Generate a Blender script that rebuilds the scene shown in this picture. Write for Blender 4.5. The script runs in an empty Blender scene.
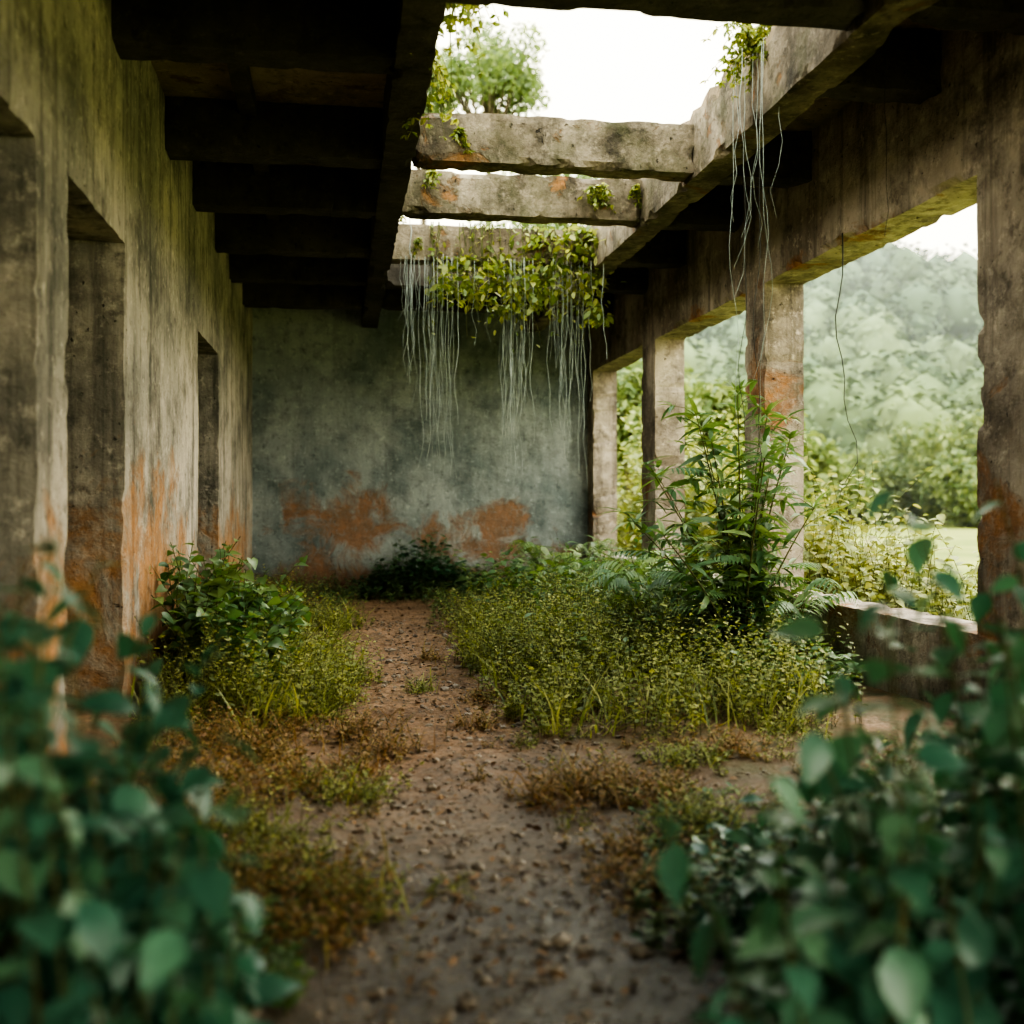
import bpy, math, numpy as np
from mathutils import Vector, noise
rng = np.random.default_rng(7)
scene = bpy.context.scene
TH = math.radians(8.89); F = 1100.0; H = 1.1

def world_pt(u, v, d):
    a = (u-512)/F*d
    return np.array([a*math.cos(TH)+d*math.sin(TH), -a*math.sin(TH)+d*math.cos(TH), H+(500-v)/F*d])

# ------------------------------------------------------------------ node helpers
def newmat(name):
    m = bpy.data.materials.new(name); m.use_nodes = True
    nt = m.node_tree; nt.nodes.clear()
    out = nt.nodes.new('ShaderNodeOutputMaterial')
    return m, nt, out
class NB:
    def __init__(s, nt): s.nt = nt; s.pos = nt.nodes.new('ShaderNodeNewGeometry').outputs['Position']
    def n(s, t): return s.nt.nodes.new(t)
    def l(s, a, b): s.nt.links.new(a, b)
    def mapping(s, scale, loc=(0,0,0)):
        m = s.n('ShaderNodeMapping'); m.inputs['Scale'].default_value = scale; m.inputs['Location'].default_value = loc
        s.l(s.pos, m.inputs['Vector']); return m.outputs[0]
    def noise(s, scale, detail=6, rough=.6, vec=None, dist=0):
        t = s.n('ShaderNodeTexNoise'); t.inputs['Scale'].default_value = scale; t.inputs['Detail'].default_value = detail
        t.inputs['Roughness'].default_value = rough; t.inputs['Distortion'].default_value = dist
        s.l(vec if vec is not None else s.pos, t.inputs['Vector']); return t.outputs['Fac']
    def math(s, op, a, b=None, clamp=False):
        t = s.n('ShaderNodeMath'); t.operation = op; t.use_clamp = clamp
        for i, x in enumerate((a, b)):
            if x is None: continue
            if isinstance(x, (int, float)): t.inputs[i].default_value = x
            else: s.l(x, t.inputs[i])
        return t.outputs[0]
    def mr(s, x, a, b, c=0, d=1):
        t = s.n('ShaderNodeMapRange'); t.inputs['From Min'].default_value = a; t.inputs['From Max'].default_value = b
        t.inputs['To Min'].default_value = c; t.inputs['To Max'].default_value = d; s.l(x, t.inputs['Value']); return t.outputs[0]
    def mix(s, f, a, b, mode='MIX'):
        t = s.n('ShaderNodeMix'); t.data_type = 'RGBA'; t.blend_type = mode
        for k, x in ((0, f), (6, a), (7, b)):
            if isinstance(x, (int, float)): t.inputs[k].default_value = x
            elif isinstance(x, tuple): t.inputs[k].default_value = (*x, 1)
            else: s.l(x, t.inputs[k])
        return t.outputs[2]
    def sep(s):
        t = s.n('ShaderNodeSeparateXYZ'); s.l(s.pos, t.inputs[0]); return t.outputs
    def bump(s, h, strength, dist=.02):
        t = s.n('ShaderNodeBump'); t.inputs['Distance'].default_value = dist
        if isinstance(strength, (int, float)): t.inputs['Strength'].default_value = strength
        else: s.l(strength, t.inputs['Strength'])
        s.l(h, t.inputs['Height']); return t.outputs[0]

def plaster(name, c1, c2, dark, patch, patch_z=1.0, patch_k=.25, thr=.62, blobs=(), streak=.5, moss=0.0, patch2=None, stain=.6, soft=.05, palpha=.85, foot=.6):
    m, nt, out = newmat(name); b = NB(nt); xyz = b.sep()
    base = b.mix(b.mr(b.noise(1.1, 8, .6), .38, .62), c1, c2)
    base = b.mix(b.mr(b.noise(2.6, 9, .72), .48, .66, 0, stain), base, dark)
    st = b.noise(1.0, 7, .7, b.mapping((6, 6, .4)))
    base = b.mix(b.mr(st, .5, .7, 0, streak), base, dark)
    base = b.mix(b.mr(b.noise(13, 7, .75), .55, .68, 0, .45), base, tuple(min(1, x*1.6) for x in c2))
    base = b.mix(b.mr(b.noise(9, 7, .75, b.mapping((1, 1, 1), (7, 3, 2))), .54, .66, 0, .6), base, dark)
    pn = b.noise(2.3, 10, .70, dist=.6)
    hz = b.math('MULTIPLY', b.mr(xyz[2], 0, patch_z, 1, 0), patch_k)
    val = b.math('ADD', pn, hz)
    for (bx, by, bz, rx, ry, rz, amt) in blobs:
        vm = b.n('ShaderNodeVectorMath'); vm.operation = 'SUBTRACT'; b.l(b.pos, vm.inputs[0]); vm.inputs[1].default_value = (bx, by, bz)
        vs = b.n('ShaderNodeVectorMath'); vs.operation = 'DIVIDE'; b.l(vm.outputs[0], vs.inputs[0]); vs.inputs[1].default_value = (rx, ry, rz)
        vl = b.n('ShaderNodeVectorMath'); vl.operation = 'LENGTH'; b.l(vs.outputs[0], vl.inputs[0])
        val = b.math('ADD', val, b.mr(vl.outputs['Value'], 0, 1.5, amt, 0))
    pm = b.mr(val, thr, thr+soft)
    pc = b.mix(b.mr(b.noise(6, 8, .75), .38, .62), patch, patch2 or tuple(x*.45 for x in patch))
    pc = b.mix(b.mr(b.noise(15, 6, .75), .52, .62, 0, .45), pc, tuple(x*.7 for x in c2))
    col = b.mix(b.math('MULTIPLY', pm, palpha), base, pc)
    pit = b.mr(b.noise(24, 4, .6), .66, .72)
    col = b.mix(b.math('MULTIPLY', pit, .8), col, tuple(x*.3 for x in dark))
    if moss:
        col = b.mix(b.mr(b.noise(3.1, 8, .75, b.mapping((1, 1, 1), (4, 2, 1))), .48, .62, 0, moss), col, (.05, .055, .02))
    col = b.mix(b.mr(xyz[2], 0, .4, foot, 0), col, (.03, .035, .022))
    p = b.n('ShaderNodeBsdfPrincipled'); p.inputs['Roughness'].default_value = .85; b.l(col, p.inputs['Base Color'])
    p.inputs['Specular IOR Level'].default_value = .25
    h = b.math('ADD', b.math('MULTIPLY', b.noise(40, 6, .7), .35), b.noise(6, 8, .65))
    h = b.math('SUBTRACT', h, b.math('MULTIPLY', pm, .3)); h = b.math('SUBTRACT', h, b.math('MULTIPLY', pit, .6))
    b.l(b.bump(h, .9, .035), p.inputs['Normal']); b.l(p.outputs[0], out.inputs[0])
    return m

def leafmat(name, cols, trans=.35, rough=.5, spec=.4, tr_tint=(1.3, 1.35, .5)):
    m, nt, out = newmat(name); b = NB(nt)
    at = b.n('ShaderNodeAttribute'); at.attribute_name = 'rnd'
    cr = b.n('ShaderNodeValToRGB'); b.l(at.outputs['Fac'], cr.inputs[0])
    e = cr.color_ramp.elements
    while len(e) < len(cols): e.new(.5)
    for i, c in enumerate(cols): e[i].position = i/(len(cols)-1); e[i].color = (*c, 1)
    col = b.mix(b.mr(b.noise(30, 3), .4, .7, 0, .3), cr.outputs[0], tuple(x*.5 for x in cols[0]))
    p = b.n('ShaderNodeBsdfPrincipled'); p.inputs['Roughness'].default_value = rough; p.inputs['Specular IOR Level'].default_value = spec
    b.l(col, p.inputs['Base Color'])
    t = b.n('ShaderNodeBsdfTranslucent'); b.l(b.mix(1.0, col, tr_tint, 'MULTIPLY'), t.inputs[0])
    ms = b.n('ShaderNodeMixShader'); ms.inputs[0].default_value = trans
    b.l(p.outputs[0], ms.inputs[1]); b.l(t.outputs[0], ms.inputs[2]); b.l(ms.outputs[0], out.inputs[0])
    return m

def simple(name, c1, c2, scale=5, rough=.8, bump=.4):
    m, nt, out = newmat(name); b = NB(nt)
    col = b.mix(b.mr(b.noise(scale, 6, .65), .35, .65), c1, c2)
    p = b.n('ShaderNodeBsdfPrincipled'); p.inputs['Roughness'].default_value = rough; b.l(col, p.inputs['Base Color'])
    p.inputs['Specular IOR Level'].default_value = .25
    if bump: b.l(b.bump(b.noise(scale*3, 6, .7), bump, .05), p.inputs['Normal'])
    b.l(p.outputs[0], out.inputs[0]); return m

DK = (.047, .048, .043)
RUST = (.42, .18, .06); RUST2 = (.16, .07, .03)
bl = [(-1, 6.2, .85, .5, 1.6, .7, .23), (-1, 4.1, .6, .5, .35, .65, .20), (-1, 10.5, .6, .5, 2.0, .6, .20), (-1.2, 5.4, .6, .3, .2, .4, .06)]
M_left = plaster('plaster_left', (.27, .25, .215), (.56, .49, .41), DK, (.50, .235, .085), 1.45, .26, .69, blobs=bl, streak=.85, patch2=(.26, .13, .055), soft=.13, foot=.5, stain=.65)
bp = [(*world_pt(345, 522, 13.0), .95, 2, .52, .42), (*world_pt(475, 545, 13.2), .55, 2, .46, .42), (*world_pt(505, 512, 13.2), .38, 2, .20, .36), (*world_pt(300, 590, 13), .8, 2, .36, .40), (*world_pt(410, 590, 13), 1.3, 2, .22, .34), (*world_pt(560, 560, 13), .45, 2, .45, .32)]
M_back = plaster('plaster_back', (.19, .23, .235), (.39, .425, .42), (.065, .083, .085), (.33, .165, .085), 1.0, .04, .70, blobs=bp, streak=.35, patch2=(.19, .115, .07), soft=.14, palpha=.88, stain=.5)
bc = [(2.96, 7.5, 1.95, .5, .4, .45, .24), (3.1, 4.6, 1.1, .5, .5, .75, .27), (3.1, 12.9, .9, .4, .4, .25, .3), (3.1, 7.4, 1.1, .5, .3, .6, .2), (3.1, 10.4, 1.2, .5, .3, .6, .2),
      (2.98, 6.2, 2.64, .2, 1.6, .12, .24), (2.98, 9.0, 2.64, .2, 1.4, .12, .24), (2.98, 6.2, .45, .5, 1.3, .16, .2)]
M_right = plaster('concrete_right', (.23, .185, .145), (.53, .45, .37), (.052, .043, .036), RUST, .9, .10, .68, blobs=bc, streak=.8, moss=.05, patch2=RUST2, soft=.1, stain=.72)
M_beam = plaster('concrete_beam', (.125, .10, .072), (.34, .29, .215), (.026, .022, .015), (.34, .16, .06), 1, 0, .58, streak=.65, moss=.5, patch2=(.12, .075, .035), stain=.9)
M_slab = plaster('concrete_slab', (.22, .175, .12), (.37, .30, .21), (.045, .037, .027), (.20, .11, .055), 1, 0, .58, streak=.2)
M_dark = plaster('concrete_shaded', (.055, .048, .04), (.10, .088, .07), (.015, .013, .01), (.10, .06, .035), 1, 0, .62, streak=.4)  # shade of the roofed parts is put into this near-black concrete

# ------------------------------------------------------------------ geometry helpers
def lines(a, b, step, extra=()):
    base = sorted(set([round(a, 4), round(b, 4)]+[round(e, 4) for e in extra]))
    res = []
    for s, e in zip(base[:-1], base[1:]):
        n = max(1, int(round((e-s)/step)))
        res += list(np.linspace(s, e, n, endpoint=False))
    res.append(base[-1]); return res
def mesh_obj(name, V, Fc, mats, smooth=False):
    me = bpy.data.meshes.new(name); me.from_pydata([tuple(v) for v in V], [], Fc); me.validate(); me.update()
    for m in (mats if isinstance(mats, (list, tuple)) else [mats]): me.materials.append(m)
    if smooth: me.polygons.foreach_set('use_smooth', [True]*len(me.polygons))
    o = bpy.data.objects.new(name, me); scene.collection.objects.link(o); return o
def nz(p, s, seed=0): return noise.noise(Vector((p[0]*s+seed, p[1]*s+seed*1.7, p[2]*s-seed)))

def wall_grid(name, axis, front, back, ur, vr, holes, mat, step=.05, chip=.02):
    us = lines(ur[0], ur[1], step, [h[0] for h in holes]+[h[1] for h in holes])
    us = [u for u in us if ur[0]-1e-6 <= u <= ur[1]+1e-6]
    vs = lines(vr[0], vr[1], step, [h[2] for h in holes]+[h[3] for h in holes])
    nu, nv = len(us), len(vs)
    def solid(i, j):
        if i < 0 or j < 0 or i >= nu-1 or j >= nv-1: return False
        cu, cv = (us[i]+us[i+1])/2, (vs[j]+vs[j+1])/2
        return not any(h[0] < cu < h[1] and h[2] < cv < h[3] for h in holes)
    S = np.array([[solid(i, j) for j in range(nv)] for i in range(nu)])
    def so(i, j): return bool(S[i, j]) if 0 <= i < nu and 0 <= j < nv else False
    V = []; idx = {}; Fc = []
    sg = 1 if back > front else -1
    def vert(i, j, k):
        key = (i, j, k)
        if key in idx: return idx[key]
        w = front if k == 0 else back
        u, v = us[i], vs[j]
        nb = [so(i-1, j-1), so(i, j-1), so(i-1, j), so(i, j)]
        p3 = (w, u, v) if axis == 'x' else (u, w, v)
        edge = 0 < sum(nb) < 4 and 0 < j < nv-1 and 0 < i < nu-1
        du = dv = 0; dw = nz(p3, 1.3, 3)*.006+nz(p3, 7, 5)*.003
        if edge:
            du = nz(p3, 11, 11)*.004; dv = nz(p3, 11, 17)*.004
            c = (max(0, nz(p3, 8, 23)-.12)+max(0, nz(p3, 2.1, 29)-.3)*1.0)*chip*3
            if k == 0: dw += sg*min(c, .05)
            gu = (nb[1]+nb[3])-(nb[0]+nb[2]); gv = (nb[2]+nb[3])-(nb[0]+nb[1])
            du += .6*c*np.sign(gu); dv += .6*c*np.sign(gv)
        p = (w+dw, u+du, v+dv) if axis == 'x' else (u+du, w+dw, v+dv)
        idx[key] = len(V); V.append(p); return idx[key]
    for i in range(nu-1):
        for j in range(nv-1):
            if not so(i, j): continue
            for k in (0, 1): Fc.append([vert(i, j, k), vert(i+1, j, k), vert(i+1, j+1, k), vert(i, j+1, k)])
            for (di, dj, a, b) in ((-1, 0, (i, j), (i, j+1)), (1, 0, (i+1, j), (i+1, j+1)), (0, -1, (i, j), (i+1, j)), (0, 1, (i, j+1), (i+1, j+1))):
                if not so(i+di, j+dj): Fc.append([vert(*a, 0), vert(*b, 0), vert(*b, 1), vert(*a, 1)])
    return mesh_obj(name, V, Fc, mat)

def rough_box_data(x0, x1, y0, y1, z0, z1, step=.05, chip=.025, amp=.005):
    L = [lines(x0, x1, step), lines(y0, y1, step), lines(z0, z1, step)]
    n = [len(l) for l in L]; V = []; idx = {}; Fc = []
    c = np.array([(x0+x1)/2, (y0+y1)/2, (z0+z1)/2])
    def vert(k):
        if k in idx: return idx[k]
        p = np.array([L[a][k[a]] for a in range(3)])
        ext = [k[a] in (0, n[a]-1) for a in range(3)]
        q = p+amp*np.array([nz(p, 4, 1), nz(p, 4, 2), nz(p, 4, 3)])
        if sum(ext) >= 2:
            cc = min(chip*1.6, (max(0, nz(p, 8, 31)-.05)+max(0, nz(p, 2.3, 37)-.25)*1.3)*chip*3.0)
            for a in range(3):
                if ext[a]: q[a] += np.sign(c[a]-p[a])*cc*(.6+.5*nz(p, 15, a))
        idx[k] = len(V); V.append(q); return idx[k]
    for a in range(3):
        b_, c_ = [(1, 2), (2, 0), (0, 1)][a]
        for s in (0, n[a]-1):
            for i in range(n[b_]-1):
                for j in range(n[c_]-1):
                    def K(ii, jj):
                        k = [0, 0, 0]; k[a] = s; k[b_] = ii; k[c_] = jj; return tuple(k)
                    f = [vert(K(i, j)), vert(K(i+1, j)), vert(K(i+1, j+1)), vert(K(i, j+1))]
                    Fc.append(f if s else f[::-1])
    return V, Fc
def rough_box(name, *a, mat=None, **k):
    V, Fc = rough_box_data(*a, **k); return mesh_obj(name, V, Fc, mat)

# ------------------------------------------------------------------ building shell
ZB = H+2.03; ZC = H+2.34
XL, XR = -1.0, 2.96
Y0, Y1 = -2.6, 13.0
wall_grid('wall_left', 'x', XL, XL-.3, (Y0, Y1), (-.1, ZC), [(-1.2, .2, -.2, 2.31), (1.9, 3.875, -.2, 2.31), (4.30, 5.40, -.2, 2.31), (8.1, 9.47, -.2, 2.31)], M_left, chip=.013)
wall_grid('wall_back', 'y', Y1, Y1+.28, (XL-.3, XR+.29), (-.1, ZC), [], M_back, step=.1)
wall_grid('wall_right', 'x', XR, XR+.29, (Y0, Y1), (-.1, ZC),
          [(-1.2, 1.55, .47, 2.63), (1.95, 4.37, .47, 2.63), (4.77, 7.39, .47, 2.63), (7.77, 10.12, .47, 2.63), (10.6, 12.72, .47, 2.63)], M_right, chip=.028)

V = []; Fc = []
def addbox(*a, **k):
    v, f = rough_box_data(*a, **k); o = len(V); V.extend(v); Fc.extend([[x+o for x in q] for q in f])
addbox(XL-.3, .43, Y0, Y1+.28, ZC, ZC+.12, step=.12, chip=.03)
addbox(2.18, XR+.29, Y0, Y1+.28, ZC, ZC+.12, step=.12, chip=.03)
addbox(.43, 2.18, 10.5, Y1+.28, ZC, ZC+.12, step=.12, chip=.04)
addbox(.43, 2.18, Y0, 4.5, ZC, ZC+.12, step=.12, chip=.04)
mesh_obj('ceiling', V, Fc, M_slab)
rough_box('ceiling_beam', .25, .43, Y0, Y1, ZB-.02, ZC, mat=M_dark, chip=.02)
rough_box('ceiling_beam', 2.18, 2.38, Y0, Y1, ZB-.02, ZC+.06, mat=M_beam, chip=.03)
ys = [3.2, 4.2, 5.08, 6.6, 7.8, 9.15, 10.35, 11.7]
for y in ys:
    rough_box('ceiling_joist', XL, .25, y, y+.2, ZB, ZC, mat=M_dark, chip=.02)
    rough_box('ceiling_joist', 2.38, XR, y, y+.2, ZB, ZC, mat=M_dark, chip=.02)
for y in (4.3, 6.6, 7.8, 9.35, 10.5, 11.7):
    rough_box('cross_beam', .43, 2.18, y, y+.2, ZB+.01, ZC, mat=(M_beam if 5 < y < 10 else M_dark), chip=.03, step=.04)  # beams outside the roof opening take the concrete with painted shade
V = []; Fc = []
for y0, y1 in ((5.28, 6.6), (6.8, 7.8), (8.0, 9.15)):
    addbox(-.58, -.48, y0, y1, ZC-.09, ZC, step=.08, chip=.01)
mesh_obj('ceiling_purlins', V, Fc, M_dark)

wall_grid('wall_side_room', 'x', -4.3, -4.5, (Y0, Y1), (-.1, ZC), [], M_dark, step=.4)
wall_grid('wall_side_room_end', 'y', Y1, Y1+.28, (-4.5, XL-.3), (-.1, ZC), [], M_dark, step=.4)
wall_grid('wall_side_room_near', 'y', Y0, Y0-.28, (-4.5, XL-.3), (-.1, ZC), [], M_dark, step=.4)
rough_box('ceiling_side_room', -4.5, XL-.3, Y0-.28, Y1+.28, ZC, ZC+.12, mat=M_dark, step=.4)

# ------------------------------------------------------------------ ground
def ground_h(x, y):
    p = (x, y, 0)
    h = nz(p, .9, 2)*.03+nz(p, 3, 4)*.014+nz(p, 9, 6)*.007
    side = min(1, max(0, (abs(x-.45)-.4)/.6)); h += .045*side
    if x < -.1: h += .07*min(1, (-.1-x)/.9)
    return h+.01
gx = np.arange(XL-.3, XR+.2, .035); gy = np.arange(Y0, Y1+.1, .04)
V = [(x, y, ground_h(x, y)+.006*noise.noise(Vector((x*22, y*22, 3)))) for x in gx for y in gy]; ny = len(gy)
Fc = [[i*ny+j, (i+1)*ny+j, (i+1)*ny+j+1, i*ny+j+1] for i in range(len(gx)-1) for j in range(ny-1)]
m, nt, out = newmat('dirt_floor'); b = NB(nt); xyz = b.sep()
col = b.mix(b.mr(b.noise(2.2, 8, .65), .38, .62), (.18, .10, .052), (.35, .21, .12))
col = b.mix(b.mr(b.noise(8, 9, .78), .48, .62, 0, .8), col, (.07, .04, .022))
col = b.mix(b.mr(b.noise(38, 5, .75), .54, .66, 0, .55), col, (.46, .35, .25))
col = b.mix(b.mr(b.noise(30, 5, .75, b.mapping((1, 1, 1), (5, 5, 5))), .54, .62, 0, .8), col, (.03, .02, .013))
side = b.mr(b.math('ABSOLUTE', b.math('SUBTRACT', xyz[0], .45)), .3, .9)
mossf = b.math('MULTIPLY', side, b.mr(b.noise(3.5, 6, .7), .32, .55))
col = b.mix(b.math('MULTIPLY', mossf, .85), col, b.mix(b.mr(b.noise(6, 5, .7), .4, .6), (.07, .07, .022), (.12, .065, .03)))
wet = b.mr(b.math('ADD', xyz[1], b.math('MULTIPLY', b.noise(1.7, 5, .6), 2.2)), 3.9, 6.2, 1, 0)
wet = b.math('MULTIPLY', wet, b.mr(side, 0, 1, 1, .4))
wcol = b.mix(b.mr(b.noise(26, 6, .78), .45, .6), (.035, .032, .029), (.12, .108, .092))
col = b.mix(b.math('MULTIPLY', wet, .88), col, wcol)
p = b.n('ShaderNodeBsdfPrincipled'); b.l(col, p.inputs['Base Color'])
pud = b.math('MULTIPLY', wet, b.mr(b.noise(4, 6, .7), .34, .46))
b.l(b.mr(pud, 0, 1, .8, .15), p.inputs['Roughness']); b.l(b.mr(pud, 0, 1, .4, 1.0), p.inputs['Specular IOR Level'])
hh = b.math('ADD', b.noise(9, 8, .7), b.math('MULTIPLY', b.noise(45, 4, .7), .5))
b.l(b.bump(hh, b.mr(pud, 0, 1, .95, .5), .03), p.inputs['Normal']); b.l(p.outputs[0], out.inputs[0])
mesh_obj('floor', V, Fc, m, smooth=True)
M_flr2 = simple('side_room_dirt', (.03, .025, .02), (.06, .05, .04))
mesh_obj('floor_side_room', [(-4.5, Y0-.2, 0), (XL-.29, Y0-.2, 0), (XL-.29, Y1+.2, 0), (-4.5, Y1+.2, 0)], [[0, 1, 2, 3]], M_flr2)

# ------------------------------------------------------------------ plant toolkit
def tmpl(rows, fold=.25, curve=.25, heart=0):
    v = []; f = []
    for i, (t, w) in enumerate(rows):
        z = -curve*t*t
        back = -heart if i == 0 else 0
        v += [(-w, t+back, z+fold*w), (0, t, z), (w, t+back, z+fold*w)]
        if i:
            a = (i-1)*3; c = i*3
            f += [(a, a+1, c+1), (a, c+1, c), (a+1, a+2, c+2), (a+1, c+2, c+1)]
    return np.array(v, float), np.array(f, int)
T_HEART = tmpl([(0, .22), (.1, .36), (.28, .41), (.5, .34), (.72, .2), (.9, .07), (1, 0)], .3, .3, heart=.1)
T_BROAD = tmpl([(0, .03), (.12, .2), (.35, .33), (.6, .28), (.82, .13), (1, 0)], .25, .3)
T_OVAL = tmpl([(0, .02), (.3, .23), (.65, .22), (1, 0)], .2, .2)
T_LANCE = tmpl([(0, .01), (.25, .11), (.6, .10), (1, 0)], .3, .35)
T_BLADE = tmpl([(0, .02), (.5, .017), (.85, .01), (1.05, 0)], .1, .45)
T_DIAM = (np.array([(0, 0, 0), (.32, .5, .05), (0, 1, -.15), (-.32, .5, .05)], float), np.array([(0, 1, 2), (0, 2, 3)]))
class Acc:
    def __init__(s): s.V = []; s.F = []; s.R = []; s.M = []; s.n = 0
    def raw(s, v, f, r, m):
        s.V.append(v); s.F.append(f+s.n); s.R.append(np.broadcast_to(r, (len(v),))); s.M.append(np.full(len(f), m)); s.n += len(v)
    def leaves(s, T, pos, yaw, pitch, roll, size, r, m=0):
        K = len(pos); 
        if K == 0: return
        tv, tf = T
        pos = np.asarray(pos, float); yaw, pitch, roll, size, r = [np.broadcast_to(np.asarray(q, float), (K,)) for q in (yaw, pitch, roll, size, r)]
        d = np.stack([np.cos(pitch)*np.cos(yaw), np.cos(pitch)*np.sin(yaw), np.sin(pitch)], 1)
        x = np.stack([np.sin(yaw), -np.cos(yaw), np.zeros(K)], 1)
        z = np.cross(x, d)
        x2 = x*np.cos(roll)[:, None]+z*np.sin(roll)[:, None]; z2 = np.cross(x2, d)
        v = pos[:, None, :]+size[:, None, None]*(tv[None, :, 0, None]*x2[:, None]+tv[None, :, 1, None]*d[:, None]+tv[None, :, 2, None]*z2[:, None])
        f = tf[None]+(np.arange(K)*len(tv))[:, None, None]
        s.raw(v.reshape(-1, 3), f.reshape(-1, 3), np.repeat(r, len(tv)), m)
    def tube(s, pts, r0, r1, m=1, r=.5, sides=4):
        pts = np.asarray(pts, float); n = len(pts); v = []; 
        for i in range(n):
            t = pts[min(i+1, n-1)]-pts[max(i-1, 0)]; t /= np.linalg.norm(t)+1e-9
            a = np.cross(t, [0.3, 1, .1]); 
            if np.linalg.norm(a) < .1: a = np.cross(t, [1, 0, 0])
            a /= np.linalg.norm(a); bb = np.cross(t, a); rad = r0+(r1-r0)*i/(n-1)
            for k in range(sides):
                an = 2*math.pi*k/sides; v.append(pts[i]+rad*(math.cos(an)*a+math.sin(an)*bb))
        f = []
        for i in range(n-1):
            for k in range(sides):
                a0 = i*sides+k; a1 = i*sides+(k+1) % sides
                f += [(a0, a1, a1+sides), (a0, a1+sides, a0+sides)]
        s.raw(np.array(v), np.array(f), r, m)
    def build(s, name, mats, smooth=True, inside=False, xmin=None):
        V = np.concatenate(s.V); Fa = np.concatenate(s.F); R = np.concatenate(s.R); Mi = np.concatenate(s.M)
        if inside:
            V[:, 0] = np.clip(V[:, 0], XL+.015, XR-.015); V[:, 1] = np.minimum(V[:, 1], Y1-.015)
        if xmin is not None: V[:, 0] = np.maximum(V[:, 0], xmin)
        me = bpy.data.meshes.new(name); me.from_pydata(V.tolist(), [], Fa.tolist())
        at = me.attributes.new('rnd', 'FLOAT', 'POINT'); at.data.foreach_set('value', R.astype(np.float32))
        for m in mats: me.materials.append(m)
        me.polygons.foreach_set('material_index', Mi.astype(np.int32)); me.polygons.foreach_set('use_smooth', np.full(len(Fa), smooth)); me.update()
        o = bpy.data.objects.new(name, me); scene.collection.objects.link(o); return o

def sprigs(acc, bases, hts, nleaf, T, lsize, lean=.3, pitch=(.0, .7), stem_r=.002, r=(0, 1), leafm=0, stemm=1, t0=.15):
    P = []; Y = []; Pi = []; S = []; R = []
    for base, h in zip(bases, hts):
        a = rng.uniform(0, 6.283); L = lean*h*rng.uniform(.2, 1.3)
        rb = rng.uniform(*r)
        ts = np.linspace(0, 1, 5)
        bend = rng.uniform(.0, .25)*L
        pts = [base+np.array([math.cos(a)*L*t*t, math.sin(a)*L*t*t, h*t-bend*t**3]) for t in ts]
        acc.tube(pts, stem_r, stem_r*.5, m=stemm, r=rb, sides=3)
        n = max(2, int(nleaf*rng.uniform(.7, 1.3)))
        y0 = rng.uniform(0, 6.28)
        for i in range(n):
            t = t0+(1-t0)*(i+.5)/n
            P.append(base+np.array([math.cos(a)*L*t*t, math.sin(a)*L*t*t, h*t-bend*t**3])); Y.append(y0+i*2.4+rng.normal(0, .3))
            Pi.append(rng.uniform(*pitch)); S.append(lsize*rng.uniform(.6, 1.25)*(1-.35*t)); R.append(np.clip(rb*.6+rng.uniform(0, .4), 0, 1))
    acc.leaves(T, P, Y, Pi, rng.normal(0, .35, len(P)), S, R, leafm)
def blades(acc, xy, h, r=(0, 1), m=0):
    K = len(xy)
    if not K: return
    pos = np.array([(x, y, ground_h(x, y)-.01) for x, y in xy])
    acc.leaves(T_BLADE, pos, rng.uniform(0, 6.28, K), rng.uniform(.7, 1.5, K), rng.normal(0, .3, K), h*rng.uniform(.4, 1.2, K), rng.uniform(*r, K), m)
def frond(acc, base, yaw, length, rise, leaf, n=14, r=.5, m=0):
    d = np.array([math.cos(yaw), math.sin(yaw), 0]); up = np.array([0, 0, 1.])
    c = lambda t: base+d*length*t+up*(rise*t*1.6-rise*1.3*t*t)
    acc.tube([c(t) for t in np.linspace(0, 1, 7)], .003, .001, m=1, r=r, sides=3)
    for sgn in (-1, 1):
        ts = np.linspace(.2, 1, n)
        acc.leaves(T_LANCE, [c(t) for t in ts], yaw+sgn*1.0, .15-.6*ts, 0, leaf*np.sin(np.pi*(.15+.8*ts)), np.clip(r+rng.normal(0, .1, n), 0, 1), m)

G_herb = leafmat('herb_leaf', [(.10, .14, .05), (.28, .31, .10), (.50, .48, .18)], .40, tr_tint=(1.25, 1.25, .65))
G_dark = leafmat('dark_leaf', [(.02, .075, .04), (.05, .13, .06), (.09, .18, .07)], .25, .4, .5, (1.1, 1.3, .6))
G_mid = leafmat('shrub_leaf', [(.05, .125, .06), (.12, .205, .085), (.25, .33, .115)], .34, .42, .5, (1.2, 1.25, .65))
G_dry = leafmat('dry_leaf', [(.20, .10, .045), (.32, .19, .08), (.34, .29, .11)], .32, tr_tint=(1.2, 1.2, .7))
G_out = leafmat('outdoor_leaf', [(.15, .18, .06), (.28, .31, .10), (.46, .44, .16)], .34, tr_tint=(1.1, 1.05, .75))  # yellow-green foliage of the garden shrubs
G_vine = leafmat('vine_leaf', [(.11, .16, .045), (.23, .28, .08), (.41, .41, .14)], .44, tr_tint=(1.2, 1.15, .65))
G_cover = leafmat('foreground_leaf', [(.03, .11, .08), (.075, .19, .135), (.16, .30, .18)], .26, .32, .65, (1.0, 1.3, .7))
M_stem = simple('green_stem', (.07, .09, .03), (.11, .10, .04), 20, .7, 0)
M_bark = simple('bark', (.06, .045, .03), (.12, .10, .07), 6)
M_root = simple('root_fibre', (.22, .26, .25), (.44, .48, .45), 8, .7, 0)

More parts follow.
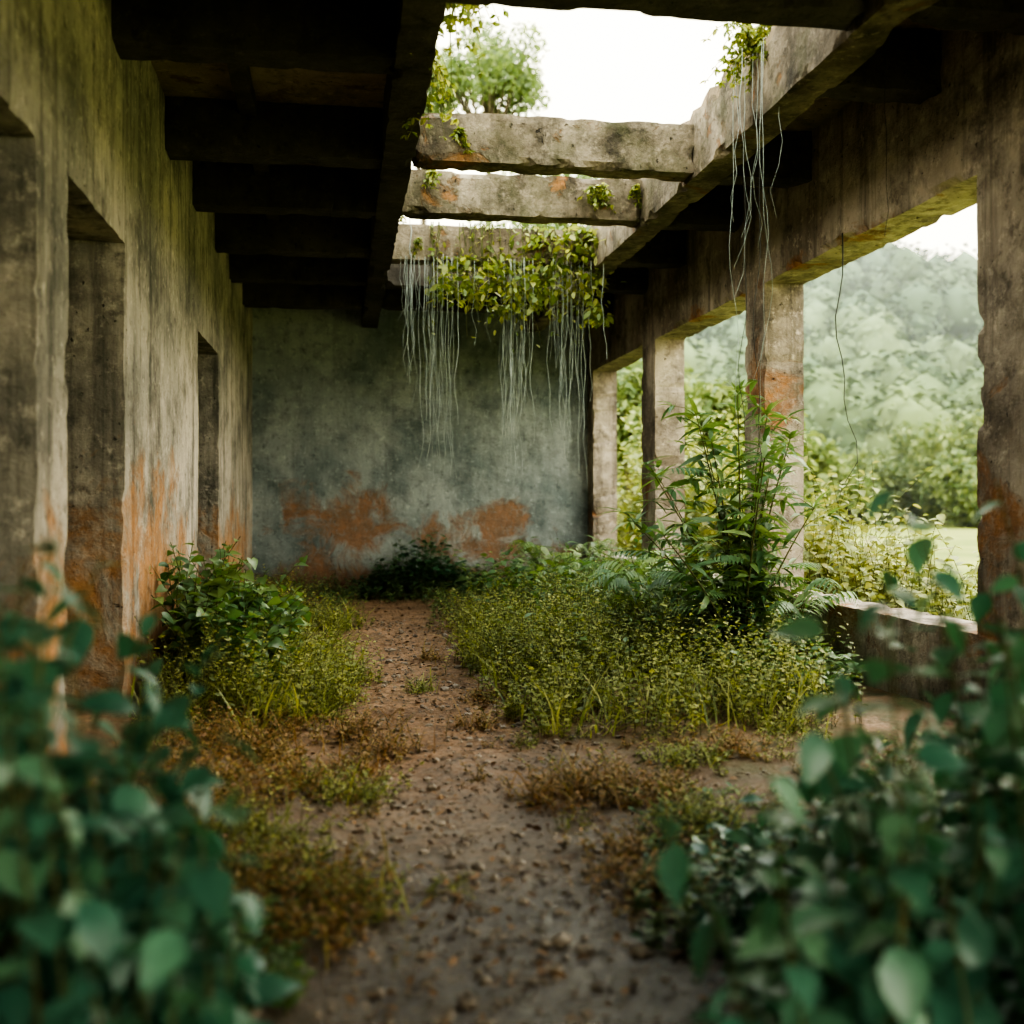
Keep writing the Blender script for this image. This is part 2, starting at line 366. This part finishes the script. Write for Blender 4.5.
def pt(x, y): return np.array([x, y, ground_h(x, y)-.01])
def rnd_area(n, fn, xr, yr):
    out = []; tries = 0
    while len(out) < n and tries < n*60:
        tries += 1
        x = rng.uniform(*xr); y = rng.uniform(*yr)
        if rng.random() < fn(x, y): out.append((x, y))
    return out
def dens(x, y, s=1.4, seed=9): return .5+nz((x, y, 0), s, seed)*1.0+nz((x, y, 0), s*3, seed+3)*.5
def clumped(fn, n, per, sp, xr, yr):
    cs = rnd_area(n, fn, xr, yr); out = []
    for (x, y) in cs:
        s = rng.uniform(.4, 1.5)
        for _ in range(int(per*s)):
            out.append((min(2.9, max(-.96, x+rng.normal(0, sp*s))), y+rng.normal(0, sp*s), s))
    return out

# --- herb carpet on the right of the path
A = Acc()
def f_r(x, y):
    e = .84+.25*nz((x, y, 0), 1.7, 8)+.22*nz((x, y, 0), 5, 8)+max(0, 5.4-y)*.45+max(0, y-8.5)*.05
    if x > 2.25+max(0, y-5)*.75: return 0
    return 1.0 if x > e and dens(x, y) > .26 else 0
pts = clumped(f_r, 215, 14, .078, (.7, 2.85), (4.75, 9.8))
hts = [(.09+.15*min(1, max(0, (x-.8)/1.0))+.14*s+.05*min(1, max(0, y-5.2)))*rng.uniform(.35, 1.3) for x, y, s in pts]
sprigs(A, [pt(x, y) for x, y, s in pts], hts, 18, T_OVAL, .040, lean=.45)
blades(A, rnd_area(2400, f_r, (.7, 2.9), (4.7, 10)), .26)
A.build('weed_patch', [G_herb, M_stem], inside=True)
# --- leafy weeds along the parapet
A = Acc()
pts = rnd_area(420, lambda x, y: 1 if x > 2.0+.4*nz((x, y, 0), 1, 1) and x < 2.35+(y-5)*.75 else 0, (1.7, 2.88), (5.2, 12.3))
sprigs(A, [pt(*q) for q in pts], [rng.uniform(.2, .56)*min(1, .5+.5*(q[1]-5.2)) for q in pts], 17, T_OVAL, .085, lean=.45)
pts = rnd_area(150, lambda x, y: 1, (1.8, 2.8), (6.2, 10.5))
sprigs(A, [pt(*q) for q in pts], rng.uniform(.3, .8, len(pts)), 15, T_LANCE, .16, lean=.5)
pts = [(rng.normal(2.4, .26), rng.normal(7.0, .45)) for _ in range(110)]
sprigs(A, [pt(min(2.85, q[0]), q[1]) for q in pts], [rng.uniform(.3, .78) for q in pts], 16, T_BROAD, .1, lean=.45, pitch=(-.5, .6), t0=.2)
pts = rnd_area(70, lambda x, y: 1, (1.3, 2.1), (9.0, 11.5))
sprigs(A, [pt(*q) for q in pts], rng.uniform(.3, .62, len(pts)), 12, T_BROAD, .15, lean=.5)
pts = rnd_area(60, f_r, (1.1, 2.2), (5.6, 9.0))
sprigs(A, [pt(*q) for q in pts], rng.uniform(.25, .5, len(pts)), 13, T_OVAL, .075, lean=.4)
A.build('leafy_weeds', [G_mid, M_stem], inside=True)
# --- ferns
A = Acc()
for (x, y, n, L) in ((2.1, 7.3, 9, .5), (1.9, 6.8, 7, .42), (2.35, 9.0, 7, .5), (2.66, 6.15, 9, .5), (1.95, 10.6, 9, .55), (2.5, 10.9, 8, .6), (2.2, 8.2, 7, .5)):
    for k in range(n): frond(A, pt(x, y)+[0, 0, .28], rng.uniform(0, 6.28), L*rng.uniform(.7, 1.1), L*rng.uniform(.7, 1.5), .12, 13, rng.uniform(.3, 1))
A.build('fern', [G_mid, M_stem], inside=True)
# --- tall sapling in front of the middle column
A = Acc()
base = world_pt(742, 640, 6.7); base[2] = 0
for k in range(16):
    a = rng.uniform(0, 6.28); hh_ = rng.uniform(.85, 1.65); L = rng.uniform(.3, .95)*(2.0-hh_)
    if k == 0: hh_, L = 1.74, .05
    if k == 1: hh_, L, a = 1.62, .28, 2.6
    f_ = lambda t: base+np.array([math.cos(a)*L*t**1.5, math.sin(a)*L*t**1.5, hh_*t])
    A.tube([f_(t) for t in np.linspace(0, 1, 9)], .010, .003, m=1, sides=5)
    for t in np.linspace(.32, 1, 13):
        c = f_(t); y_ = rng.uniform(0, 6.28, 2)
        A.leaves(T_LANCE, [c, c], y_, rng.uniform(-.3, .7, 2), rng.normal(0, .4, 2), rng.uniform(.13, .24, 2), rng.uniform(.2, 1, 2), 0)
        if rng.random() < .45:
            tw = c+np.array([math.cos(y_[0])*.16, math.sin(y_[0])*.16, .07]); A.tube([c, (c+tw)/2+[0, 0, .02], tw], .003, .0015, m=1, sides=3)
            A.leaves(T_LANCE, [tw]*5, rng.uniform(0, 6.28, 5), rng.uniform(-.5, .7, 5), 0, rng.uniform(.09, .17, 5), rng.uniform(.2, 1, 5), 0)
        if t < .8 and rng.random() < .22: frond(A, c, y_[1], rng.uniform(.25, .42), rng.uniform(.02, .15), .12, 9, rng.uniform(.3, 1))
    A.leaves(T_LANCE, [f_(1)]*6, rng.uniform(0, 6.28, 6), rng.uniform(.2, 1.2, 6), 0, rng.uniform(.1, .18, 6), rng.uniform(.5, 1, 6), 0)
A.build('sapling', [G_mid, M_stem], inside=True)

# --- left bush by the wall
A = Acc()
pts = rnd_area(170, lambda x, y: 1, (-.92, -.33), (5.75, 7.5))
hts = [(.28+.62*max(0, 1-abs(x+.76)/.6)*max(.35, 1-abs(y-6.5)/1.4))*rng.uniform(.6, 1.15) for x, y in pts]
sprigs(A, [pt(*q) for q in pts], hts, 13, T_HEART, .12, lean=.5, pitch=(-.6, .5), stem_r=.004, t0=.2)
A.build('broadleaf_bush', [G_mid, M_stem], inside=True)
A = Acc()
def f_l(x, y):
    e = .04+.28*nz((x, y, 0), 1.7, 4)+.28*nz((x, y, 0), 4.5, 4)-max(0, 5.9-y)*.25
    return 1 if x < e and dens(x, y, 1.6, 21) > .26 else 0
pts = clumped(f_l, 125, 13, .075, (-.9, .2), (4.95, 9.8))
hts = [(.07+.16*min(1, max(0, (.1-x)/.6))+.11*s)*rng.uniform(.35, 1.35) for x, y, s in pts]
sprigs(A, [pt(x, y) for x, y, s in pts], hts, 17, T_OVAL, .040, lean=.5)
blades(A, rnd_area(1300, f_l, (-.95, .2), (4.8, 10)), .25)
A.build('weed_patch', [G_herb, M_stem], inside=True)
# --- dry reddish tufts
A = Acc()
cl = [(220, 755, 1.1), (265, 765, .9), (350, 735, .7), (385, 750, .5), (300, 790, .7), (345, 795, .8), (210, 800, 1), (600, 795, .9), (640, 800, .7), (575, 790, .6), (250, 715, .8), (480, 728, .35),
      (330, 900, .6), (280, 880, .7), (240, 850, .7), (360, 905, .4), (480, 700, .25), (420, 690, .2), (690, 770, .5), (660, 890, .8), (300, 940, .7), (190, 730, .8), (270, 735, .6), (430, 660, .2), (545, 800, .4),
      (250, 900, .8), (200, 830, .6), (360, 770, .4), (730, 760, .6), (640, 860, .6), (700, 830, .7), (300, 720, .7), (330, 700, .6), (790, 740, .6)]
for u, v, s in cl:
    d = H*F/(v-500)*.985; c = world_pt(u, v, d)
    n = int(120*s); xy = np.stack([rng.normal(c[0], .08*s+.03, n), rng.normal(c[1], .11*s+.03, n)], 1)
    xy = xy[xy[:, 0] > -.96]
    if not len(xy): continue
    gm = 2 if rng.random() < .5 else 0
    sprigs(A, [pt(*q) for q in xy], rng.uniform(.03, .15, len(xy))*(.55+.5*s), 10, T_OVAL, .028, lean=.8, leafm=gm)
    k2 = np.stack([rng.normal(c[0], .11*s+.03, 26), rng.normal(c[1], .14*s+.03, 26)], 1); k2 = k2[k2[:, 0] > -.96]
    blades(A, k2, .15, m=gm)
for q in rnd_area(170, lambda x, y: 1 if abs(x-.45) > .35 else .1, (-.9, 2.4), (2.6, 6.2)):
    n = rng.integers(5, 16); sprigs(A, [pt(q[0]+rng.normal(0, .04), q[1]+rng.normal(0, .04)) for _ in range(n)], rng.uniform(.02, .08, n), 8, T_OVAL, .022, lean=1, leafm=int(rng.random() < .5)*2)
A.build('dry_weed_tufts', [G_dry, M_stem, G_herb], inside=True)

# --- back of the hall
A = Acc()
pts = [(rng.normal(.9, .42), rng.uniform(12.1, 12.75)) for _ in range(150)]
sprigs(A, [pt(*q) for q in pts], [max(.12, .78-.85*abs(x-.9))*rng.uniform(.6, 1.05) for x, y in pts], 12, T_OVAL, .13, lean=.5)
A.build('dark_shrub', [G_dark, M_stem], inside=True)
A = Acc()
pts = rnd_area(950, lambda x, y: 1 if ((x < .1 or x > .85) or y > 11.6) and dens(x, y) > .2 else 0, (-.9, 2.8), (9.6, 12.8))
sprigs(A, [pt(*q) for q in pts], rng.uniform(.08, .3, len(pts)), 9, T_OVAL, .05, lean=.4)
A.build('weed_patch', [G_mid, M_stem], inside=True)

# --- foreground plants
def fg(n, poly, dr, hmin=.25, lo=.55, hi=1.06):
    bs = []; hs = []
    for _ in range(n):
        t = rng.random(); u = np.interp(t, [0, 1], [poly[0][0], poly[-1][0]]); vtop = np.interp(u, [q[0] for q in poly], [q[1] for q in poly])
        d = rng.uniform(*dr); top = world_pt(u, vtop, d); h = top[2]*rng.uniform(lo, hi)
        if top[0] < XL+.08: continue
        bs.append(np.array([top[0], top[1], 0.0])); hs.append(max(hmin, h))
    return bs, hs
A = Acc()
bs, hs = fg(120, [(-140, 590), (0, 610), (80, 645), (150, 725), (200, 840), (250, 930)], (1.4, 2.4), lo=.45, hi=1.14)
sprigs(A, bs, hs, 13, T_BROAD, .12, lean=.22, pitch=(-1.0, .5), stem_r=.004, t0=.25)
A.build('creeper_bush', [G_cover, M_stem], inside=True)
A = Acc()
bs, hs = fg(125, [(750, 930), (800, 820), (860, 710), (920, 620), (985, 535), (1180, 500)], (1.5, 2.6), lo=.42, hi=1.14)
sprigs(A, bs, hs, 13, T_BROAD, .115, lean=.22, pitch=(-1.0, .5), stem_r=.004, t0=.22)
bs, hs = fg(50, [(700, 880), (780, 810), (900, 730)], (2.5, 3.4), .12)
sprigs(A, bs, hs, 10, T_BROAD, .09, lean=.45, pitch=(-.5, .5), stem_r=.003)
A.build('creeper_bush', [G_cover, M_stem], inside=True)
A = Acc()
bs, hs = fg(420, [(640, 900), (700, 850), (800, 780), (900, 720), (1060, 680)], (2.6, 4.0), .08)
sprigs(A, bs, [h*.85 for h in hs], 17, T_OVAL, .042, lean=.5)
bs, hs = fg(200, [(120, 850), (230, 890), (300, 950)], (2.3, 3.1), .06)
sprigs(A, bs, hs, 14, T_OVAL, .04, lean=.5)
A.build('low_ground_cover', [G_mid, M_stem], inside=True)

# --- litter and pebbles
A = Acc()
P = np.stack([rng.normal(.45, .8, 4600), rng.uniform(1.5, 12.5, 4600)], 1); P = P[(P[:, 0] > -.95) & (P[:, 0] < 2.9)]
A.leaves(T_OVAL, [(x, y, ground_h(x, y)+.008) for x, y in P], rng.uniform(0, 6.28, len(P)), rng.normal(0, .2, len(P)), rng.normal(0, .4, len(P)), rng.uniform(.012, .045, len(P)), rng.random(len(P))*.8, 0)
A.build('leaf_litter', [simple('litter', (.06, .035, .02), (.26, .15, .07), 14, .6, 0)], inside=True)
import bmesh
bm = bmesh.new(); bmesh.ops.create_icosphere(bm, subdivisions=1, radius=1); iv = np.array([v.co[:] for v in bm.verts]); jf = np.array([[v.index for v in f.verts] for f in bm.faces]); bm.free()
A = Acc()
for _ in range(6200):
    x = rng.normal(.5, .6); y = 1.6+8.5*rng.random()**1.6
    if x < -.95 or x > 2.9: continue
    s = rng.choice([.004, .007, .011, .017, .026], p=[.45, .34, .15, .05, .01])
    v = iv*(1+rng.normal(0, .18, iv.shape))*s*[1, 1, .6]+[x, y, ground_h(x, y)+s*.3]
    A.raw(v, jf, rng.random(), 0)
A.build('pebbles', [simple('pebble', (.06, .045, .035), (.34, .28, .22), 9, .4, 0)], smooth=False, inside=True)

# ------------------------------------------------------------------ hanging vines
A = Acc()
def strand(a, x, y, z0, z1, r=.004, wob=.03, m=2):
    n = max(6, int((z0-z1)/.12)); ph = rng.uniform(0, 6, 3); pts = []
    for i in range(n+1):
        t = i/n; pts.append((x+wob*math.sin(ph[0]+t*7)*t+wob*.7*math.sin(ph[2]+t*17)*t, y+wob*math.sin(ph[1]+t*6)*t, z0+(z1-z0)*t))
    a.tube(pts, r, r*.5, m=m, sides=4)
yv = 9.4
def vp(u, v, y=yv):
    ang = math.atan((u-512)/F)+TH; x = y*math.tan(ang); d = y*math.cos(TH)+x*math.sin(TH)
    return np.array([x, y, H+(500-v)/F*d])
cent = [(468, 285, 26, 20), (455, 262, 18, 12), (515, 285, 30, 22), (500, 262, 30, 14), (560, 262, 34, 24), (590, 245, 20, 16), (545, 290, 26, 20), (592, 285, 12, 28), (442, 288, 12, 10), (545, 238, 40, 8), (598, 315, 8, 10), (510, 308, 14, 8), (580, 232, 25, 6)]
for (u, v, ru, rv) in cent:
    n = int(ru*rv*.24)+36
    for _ in range(n):
        p = vp(u+rng.normal(0, ru*.55), v+rng.normal(0, rv*.55), yv+rng.normal(-.05, .13))
        A.leaves(T_OVAL, [p], rng.uniform(0, 6.28), rng.uniform(-1.2, .4), rng.normal(0, .5), rng.uniform(.05, .11), rng.random(), 0)
for k in range(34):
    u = rng.uniform(430, 605); p = vp(u, 232); e = vp(u+rng.normal(0, 12), rng.uniform(270, 350))
    strand(A, p[0], p[1]-.08, ZC+.02, e[2], .005, .06, m=1)
    zz = np.linspace(ZC, e[2], 8); A.leaves(T_OVAL, [(p[0]+rng.normal(0, .03), p[1]-.08, z_) for z_ in zz], rng.uniform(0, 6.28, 8), rng.uniform(-1, .2, 8), 0, .06, rng.random(8), 0)
for cu, sp, n, vb in ((415, 8, 7, 375), (440, 13, 22, 475), (512, 9, 18, 470), (522, 7, 9, 450), (562, 9, 16, 445), (480, 12, 5, 350), (590, 8, 5, 400), (575, 8, 6, 470), (410, 6, 4, 330)):
    for k in range(n):
        u = rng.normal(cu, sp*.75); p = vp(u, 270); e = vp(u, vb-abs(rng.normal(0, 50))+rng.uniform(0, 20))
        strand(A, p[0], p[1]+rng.normal(-.05, .08), ZB+.03, e[2], rng.uniform(.002, .0045), .025)
A.build('hanging_vine', [G_vine, M_stem, M_root])

def roof_tuft(pos, n, spread, size, droop=(-1.2, .3), down=.25):
    A = Acc()
    for k in range(n):
        a = rng.uniform(0, 6.28); L = rng.uniform(.3, 1)*spread; up_ = rng.uniform(-.2, .9)*spread; dn = down*rng.uniform(.7, 1.3)
        c = lambda t: pos+np.array([math.cos(a)*L*t, math.sin(a)*L*t*.8, up_*t*2-(up_+dn)*t*t])
        ps = [c(t) for t in np.linspace(0, 1, 6)]
        A.tube(ps, .003, .0015, m=1, sides=3)
        for q in ps[1:]:
            A.leaves(T_OVAL, [q]*4, rng.uniform(0, 6.28, 4), rng.uniform(*droop, 4), rng.normal(0, .4, 4), rng.uniform(.5, 1.2, 4)*size, rng.random(4), 0)
    return A
A = roof_tuft(vp(440, 60, 5.1)*[1, 1, 0]+[0.04, 0, ZC+.1], 60, .27, .045, down=.32)
A.build('roof_fern', [G_vine, M_stem])
A = roof_tuft(vp(455, 20, 5.0)*[1, 1, 0]+[0, 0, ZC+.22], 14, .15, .04, down=.1); A.build('roof_fern', [G_vine, M_stem])
A = roof_tuft(np.array([.45, 5.8, ZC-.02]), 34, .2, .045, down=.3); A.build('roof_fern', [G_vine, M_stem])
A = roof_tuft(np.array([2.17, 5.55, ZC+.07]), 60, .28, .04, down=.17)
for k in range(9):
    x, y = 2.13+rng.normal(0, .04), 5.5+rng.normal(0, .1); strand(A, x, y, ZC, rng.uniform(1.3, 2.6), .0020, .035, m=2)
A.build('roof_fern', [G_vine, M_stem, M_root])
for (u, v, y, n, s) in ((458, 130, 6.58, 8, .07), (432, 172, 7.75, 6, .06), (600, 190, 7.75, 18, .14), (637, 188, 7.75, 6, .07), (400, 205, 8.6, 6, .07), (388, 250, 9.9, 5, .08), (418, 240, 9.3, 5, .06), (398, 150, 6.9, 5, .06)):
    A = roof_tuft(vp(u, v, y), n, s, .042, down=.1); A.build('beam_seedling', [G_vine, M_stem])
A = Acc()
strand(A, 2.62, 5.0, ZC-.05, H+(500-235)/F*5.3, .002, .015, m=0)
strand(A, 2.9, 6.05, 2.66, 1.2, .0042, .06, m=0)
strand(A, 2.28, 6.0, ZB, 1.5, .003, .03, m=0); strand(A, 2.25, 5.7, ZB, 1.3, .003, .03, m=0)
strand(A, -.05, 6.9, ZB, 2.75, .003, .02, m=0); strand(A, .05, 9.0, ZB, 2.9, .003, .02, m=0)
A.build('hanging_wires', [simple('wire', (.03, .03, .028), (.05, .05, .045), 8, .6, 0)])

# ------------------------------------------------------------------ outdoors
def hill_h(x, y):
    s = min(1, max(0, (y-46)/62)); s = s*s*(3-2*s)
    r = 14.0*math.exp(-((x-47)/21)**2)+9*math.exp(-((x-8)/30)**2)+5
    return r*s+1.5*nz((x, y, 0), .035, 3)*s
M_field, nt, out = newmat('meadow'); b = NB(nt)
col = b.mix(b.mr(b.noise(.25, 6, .6), .35, .65), (.17, .21, .06), (.29, .31, .10))
p = b.n('ShaderNodeBsdfPrincipled'); p.inputs['Roughness'].default_value = .95; p.inputs['Specular IOR Level'].default_value = .05; b.l(col, p.inputs['Base Color'])
b.l(b.bump(b.noise(6, 6, .7), .5, .1), p.inputs['Normal']); b.l(p.outputs[0], out.inputs[0])
gx = np.arange(-120, 181, 3.0); gy = np.arange(-60, 181, 3.0); ny = len(gy)
V = [(x, y, hill_h(x, y)-.06) for x in gx for y in gy]
Fc = [[i*ny+j, (i+1)*ny+j, (i+1)*ny+j+1, i*ny+j+1] for i in range(len(gx)-1) for j in range(ny-1)]
mesh_obj('grass_field', V, Fc, M_field, smooth=True)
M_for, nt, out = newmat('forest_canopy'); b = NB(nt)
at = b.n('ShaderNodeAttribute'); at.attribute_name = 'rnd'
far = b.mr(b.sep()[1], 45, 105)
near_c = b.mix(at.outputs['Fac'], (.075, .115, .05), (.21, .26, .10)); far_c = b.mix(at.outputs['Fac'], (.075, .12, .09), (.165, .225, .15))  # far greens bluer and flatter: distance haze painted into the canopy colour
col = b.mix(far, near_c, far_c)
p = b.n('ShaderNodeBsdfPrincipled'); p.inputs['Roughness'].default_value = 1; p.inputs['Specular IOR Level'].default_value = 0; b.l(col, p.inputs['Base Color'])
b.l(p.outputs[0], out.inputs[0])
def crown_template(seed, N=800):
    r = np.random.default_rng(seed); A_ = Acc()
    cs = r.normal(0, 1, (12, 3)); cs /= np.linalg.norm(cs, axis=1)[:, None]; cs[:, 2] = np.abs(cs[:, 2])*1.0-.25; cs *= r.uniform(.35, .7, (12, 1)); rad = r.uniform(.28, .5, 12)
    i = r.integers(0, 12, N); dv = r.normal(0, 1, (N, 3)); dv /= np.linalg.norm(dv, axis=1)[:, None]
    P = cs[i]+dv*rad[i][:, None]*r.uniform(.85, 1.02, (N, 1))
    sub = r.uniform(.2, .8, 12)
    A_.leaves(T_DIAM, P, np.arctan2(dv[:, 1], dv[:, 0])+r.normal(0, .8, N), np.arcsin(np.clip(dv[:, 2], -1, 1))*.5-.5+r.normal(0, .25, N), r.normal(0, .3, N), r.uniform(.09, .17, N), np.clip(sub[i]+r.normal(0, .08, N), 0, 1))
    for k in range(7): A_.raw(iv*rad[k]*.9+cs[k], jf, sub[k]*.7, 0)
    return np.concatenate(A_.V), np.concatenate(A_.F), np.concatenate(A_.R)
ct = [crown_template(100+k) for k in range(6)]
A = Acc()
for _ in range(560):
    y = 52+76*rng.random()**.9; x = y*rng.uniform(.06, .76)
    r = rng.uniform(1.8, 5.0); z = hill_h(x, y); tv, tf, tr = ct[rng.integers(6)]
    an = rng.uniform(0, 6.28); R2 = np.array([[math.cos(an), -math.sin(an), 0], [math.sin(an), math.cos(an), 0], [0, 0, rng.uniform(.8, 1.35)]])
    A.raw((tv@R2.T)*r+[x, y, z+r*.7], tf, np.clip(tr*.4+.6*rng.random(), 0, 1), 0)
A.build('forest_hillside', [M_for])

# thin valley mist between the meadow and the hill
m, nt, out = newmat('valley_mist'); vs = nt.nodes.new('ShaderNodeVolumeScatter'); vs.inputs['Density'].default_value = .0024; vs.inputs['Color'].default_value = (.86, .96, .92, 1); nt.links.new(vs.outputs[0], out.inputs['Volume'])
bx = [(x, y, z) for x in (-20, 130) for y in (36, 135) for z in (-.5, 34)]
mesh_obj('valley_mist', bx, [[0, 1, 3, 2], [4, 6, 7, 5], [0, 4, 5, 1], [2, 3, 7, 6], [0, 2, 6, 4], [1, 5, 7, 3]], m)

def tree(name, x, y, h, cr, mat, nleaf=5000, ls=.22, trunk=.18, flat=.8, gz=0):
    A = Acc(); top = np.array([x, y, gz+h-cr*flat*1.0])
    A.tube([(x, y, gz-.1), (x+.1, y, gz+h*.3), (x-.05, y+.1, gz+h*.6), tuple(top)], trunk, trunk*.35, m=1, sides=8)
    nc = 26; cs = []
    for k in range(nc):
        v = rng.normal(0, 1, 3); v /= np.linalg.norm(v); v *= rng.uniform(.35, .95)*cr; v[2] *= flat; cs.append(top+v)
        st = np.array([x, y, gz+h*.55])*.5+top*.5
        A.tube([st, (st+cs[-1])/2+[0, 0, .1*cr], cs[-1]], trunk*.3, trunk*.08, m=1, sides=4)
    cs = np.array(cs); i = rng.integers(0, nc, nleaf)
    dv = rng.normal(0, 1, (nleaf, 3)); dv /= np.linalg.norm(dv, axis=1)[:, None]
    P = cs[i]+dv*(rng.random(nleaf)**.5)[:, None]*cr*.33
    A.leaves(T_OVAL, P, rng.uniform(0, 6.28, nleaf), rng.uniform(-1, .6, nleaf), rng.normal(0, .6, nleaf), ls*rng.uniform(.6, 1.3, nleaf), rng.random(nleaf), 0)
    return A.build(name, [mat, M_bark])
G_tree = leafmat('tree_leaf', [(.10, .15, .065), (.19, .24, .095), (.29, .33, .13)], .3, .7, .1, (1.1, 1.1, .7))
G_tree2 = leafmat('skyline_tree_leaf', [(.15, .21, .13), (.22, .29, .17), (.32, .37, .23)], .35)  # paler greens stand in for haze over the far trees
def ground_tree(name, u, vtop, y, cr, mat, **k):
    q = vp(u, vtop, y); return tree(name, q[0], y, q[2]-hill_h(q[0], y), cr, mat, gz=hill_h(q[0], y)-.06, **k)
ground_tree('tree', 945, 410, 46, 3.0, G_tree, nleaf=6500, ls=.35)
ground_tree('tree', 895, 455, 50, 2.4, G_tree, nleaf=5000, ls=.35)
ground_tree('tree', 1000, 440, 42, 2.4, G_tree, nleaf=5000, ls=.35)
ground_tree('tree', 850, 440, 48, 2.8, G_tree, nleaf=5000, ls=.35)
ground_tree('tree', 800, 430, 40, 2.4, G_tree, nleaf=5000, ls=.35)
ground_tree('tree', 715, 365, 22, 1.8, G_tree, nleaf=6000, ls=.22)
ground_tree('tree', 628, 350, 26, 2.2, G_tree, nleaf=6000, ls=.25)
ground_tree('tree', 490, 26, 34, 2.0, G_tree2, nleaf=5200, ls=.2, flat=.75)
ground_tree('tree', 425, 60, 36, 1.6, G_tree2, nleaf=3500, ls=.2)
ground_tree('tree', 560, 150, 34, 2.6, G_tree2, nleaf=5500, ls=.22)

def shrub(x, y, h, w, n, T=T_OVAL, ls=.07, nl=22):
    A = Acc(); bs = [np.array([max(rng.normal(x, w*.5), 3.5), rng.normal(y, w*.8), -.06]) for _ in range(n)]
    sprigs(A, bs, h*rng.uniform(.45, 1.05, n), nl, T, ls, lean=.35, pitch=(-.5, .6), stem_r=.004, t0=.15)
    A.build('garden_shrub', [G_out, M_stem], xmin=3.28)
shrub(3.85, 8.2, 1.6, .3, 34, T_BROAD, .12, 26)
shrub(3.9, 7.3, .88, .45, 75, T_BROAD, .10, 20)
shrub(3.9, 6.4, .68, .45, 75, T_BROAD, .09, 18)
shrub(3.9, 5.5, .60, .4, 70, T_BROAD, .08, 18)
shrub(4.3, 7.9, 1.05, .5, 60, T_BROAD, .12, 20)
shrub(4.2, 9.5, 1.2, .5, 70, T_BROAD, .12, 22)
shrub(4.4, 11.5, 1.7, .5, 80, T_BROAD, .15, 26)
shrub(4.5, 13.5, 2.3, .6, 80, T_BROAD, .15, 34)
shrub(4.3, 15.5, 2.0, .7, 70, T_BROAD, .16, 30)
shrub(5.2, 16.5, 2.6, .6, 70, T_BROAD, .17, 34)

# ------------------------------------------------------------------ light
w = bpy.data.worlds.new('overcast_sky'); scene.world = w; w.use_nodes = True; nt = w.node_tree; nt.nodes.clear()
o = nt.nodes.new('ShaderNodeOutputWorld'); bg = nt.nodes.new('ShaderNodeBackground'); tc = nt.nodes.new('ShaderNodeTexCoord'); sp = nt.nodes.new('ShaderNodeSeparateXYZ')
cr = nt.nodes.new('ShaderNodeValToRGB'); nt.links.new(tc.outputs['Generated'], sp.inputs[0]); nt.links.new(sp.outputs[2], cr.inputs[0])
cr.color_ramp.elements[0].position = 0; cr.color_ramp.elements[0].color = (1, .95, .72, 1)
cr.color_ramp.elements[1].position = .9; cr.color_ramp.elements[1].color = (.86, .95, .95, 1)
e = cr.color_ramp.elements.new(.42); e.color = (1, .95, .74, 1)
nt.links.new(cr.outputs[0], bg.inputs[0]); bg.inputs[1].default_value = 5.7; nt.links.new(bg.outputs[0], o.inputs[0])
sl = bpy.data.lights.new('sun', 'SUN'); sl.energy = 3.0; sl.angle = math.radians(25); sl.color = (1, .90, .70)
so_ = bpy.data.objects.new('sun', sl); scene.collection.objects.link(so_)
so_.rotation_euler = Vector((.55, .35, .9)).to_track_quat('Z', 'Y').to_euler()

cam = bpy.data.cameras.new('camera'); co = bpy.data.objects.new('camera', cam); scene.collection.objects.link(co); scene.camera = co
co.location = (0, 0, H); co.rotation_euler = (math.radians(90), 0, -TH)
cam.lens = F/1024*36; cam.sensor_width = 36; cam.shift_y = -12/1024; cam.clip_end = 500
cam.dof.use_dof = True; cam.dof.focus_distance = 6.8; cam.dof.aperture_fstop = 1.5
scene.view_settings.view_transform = 'AgX'
try: scene.view_settings.look = 'AgX - High Contrast'
except Exception as ex: print(ex)
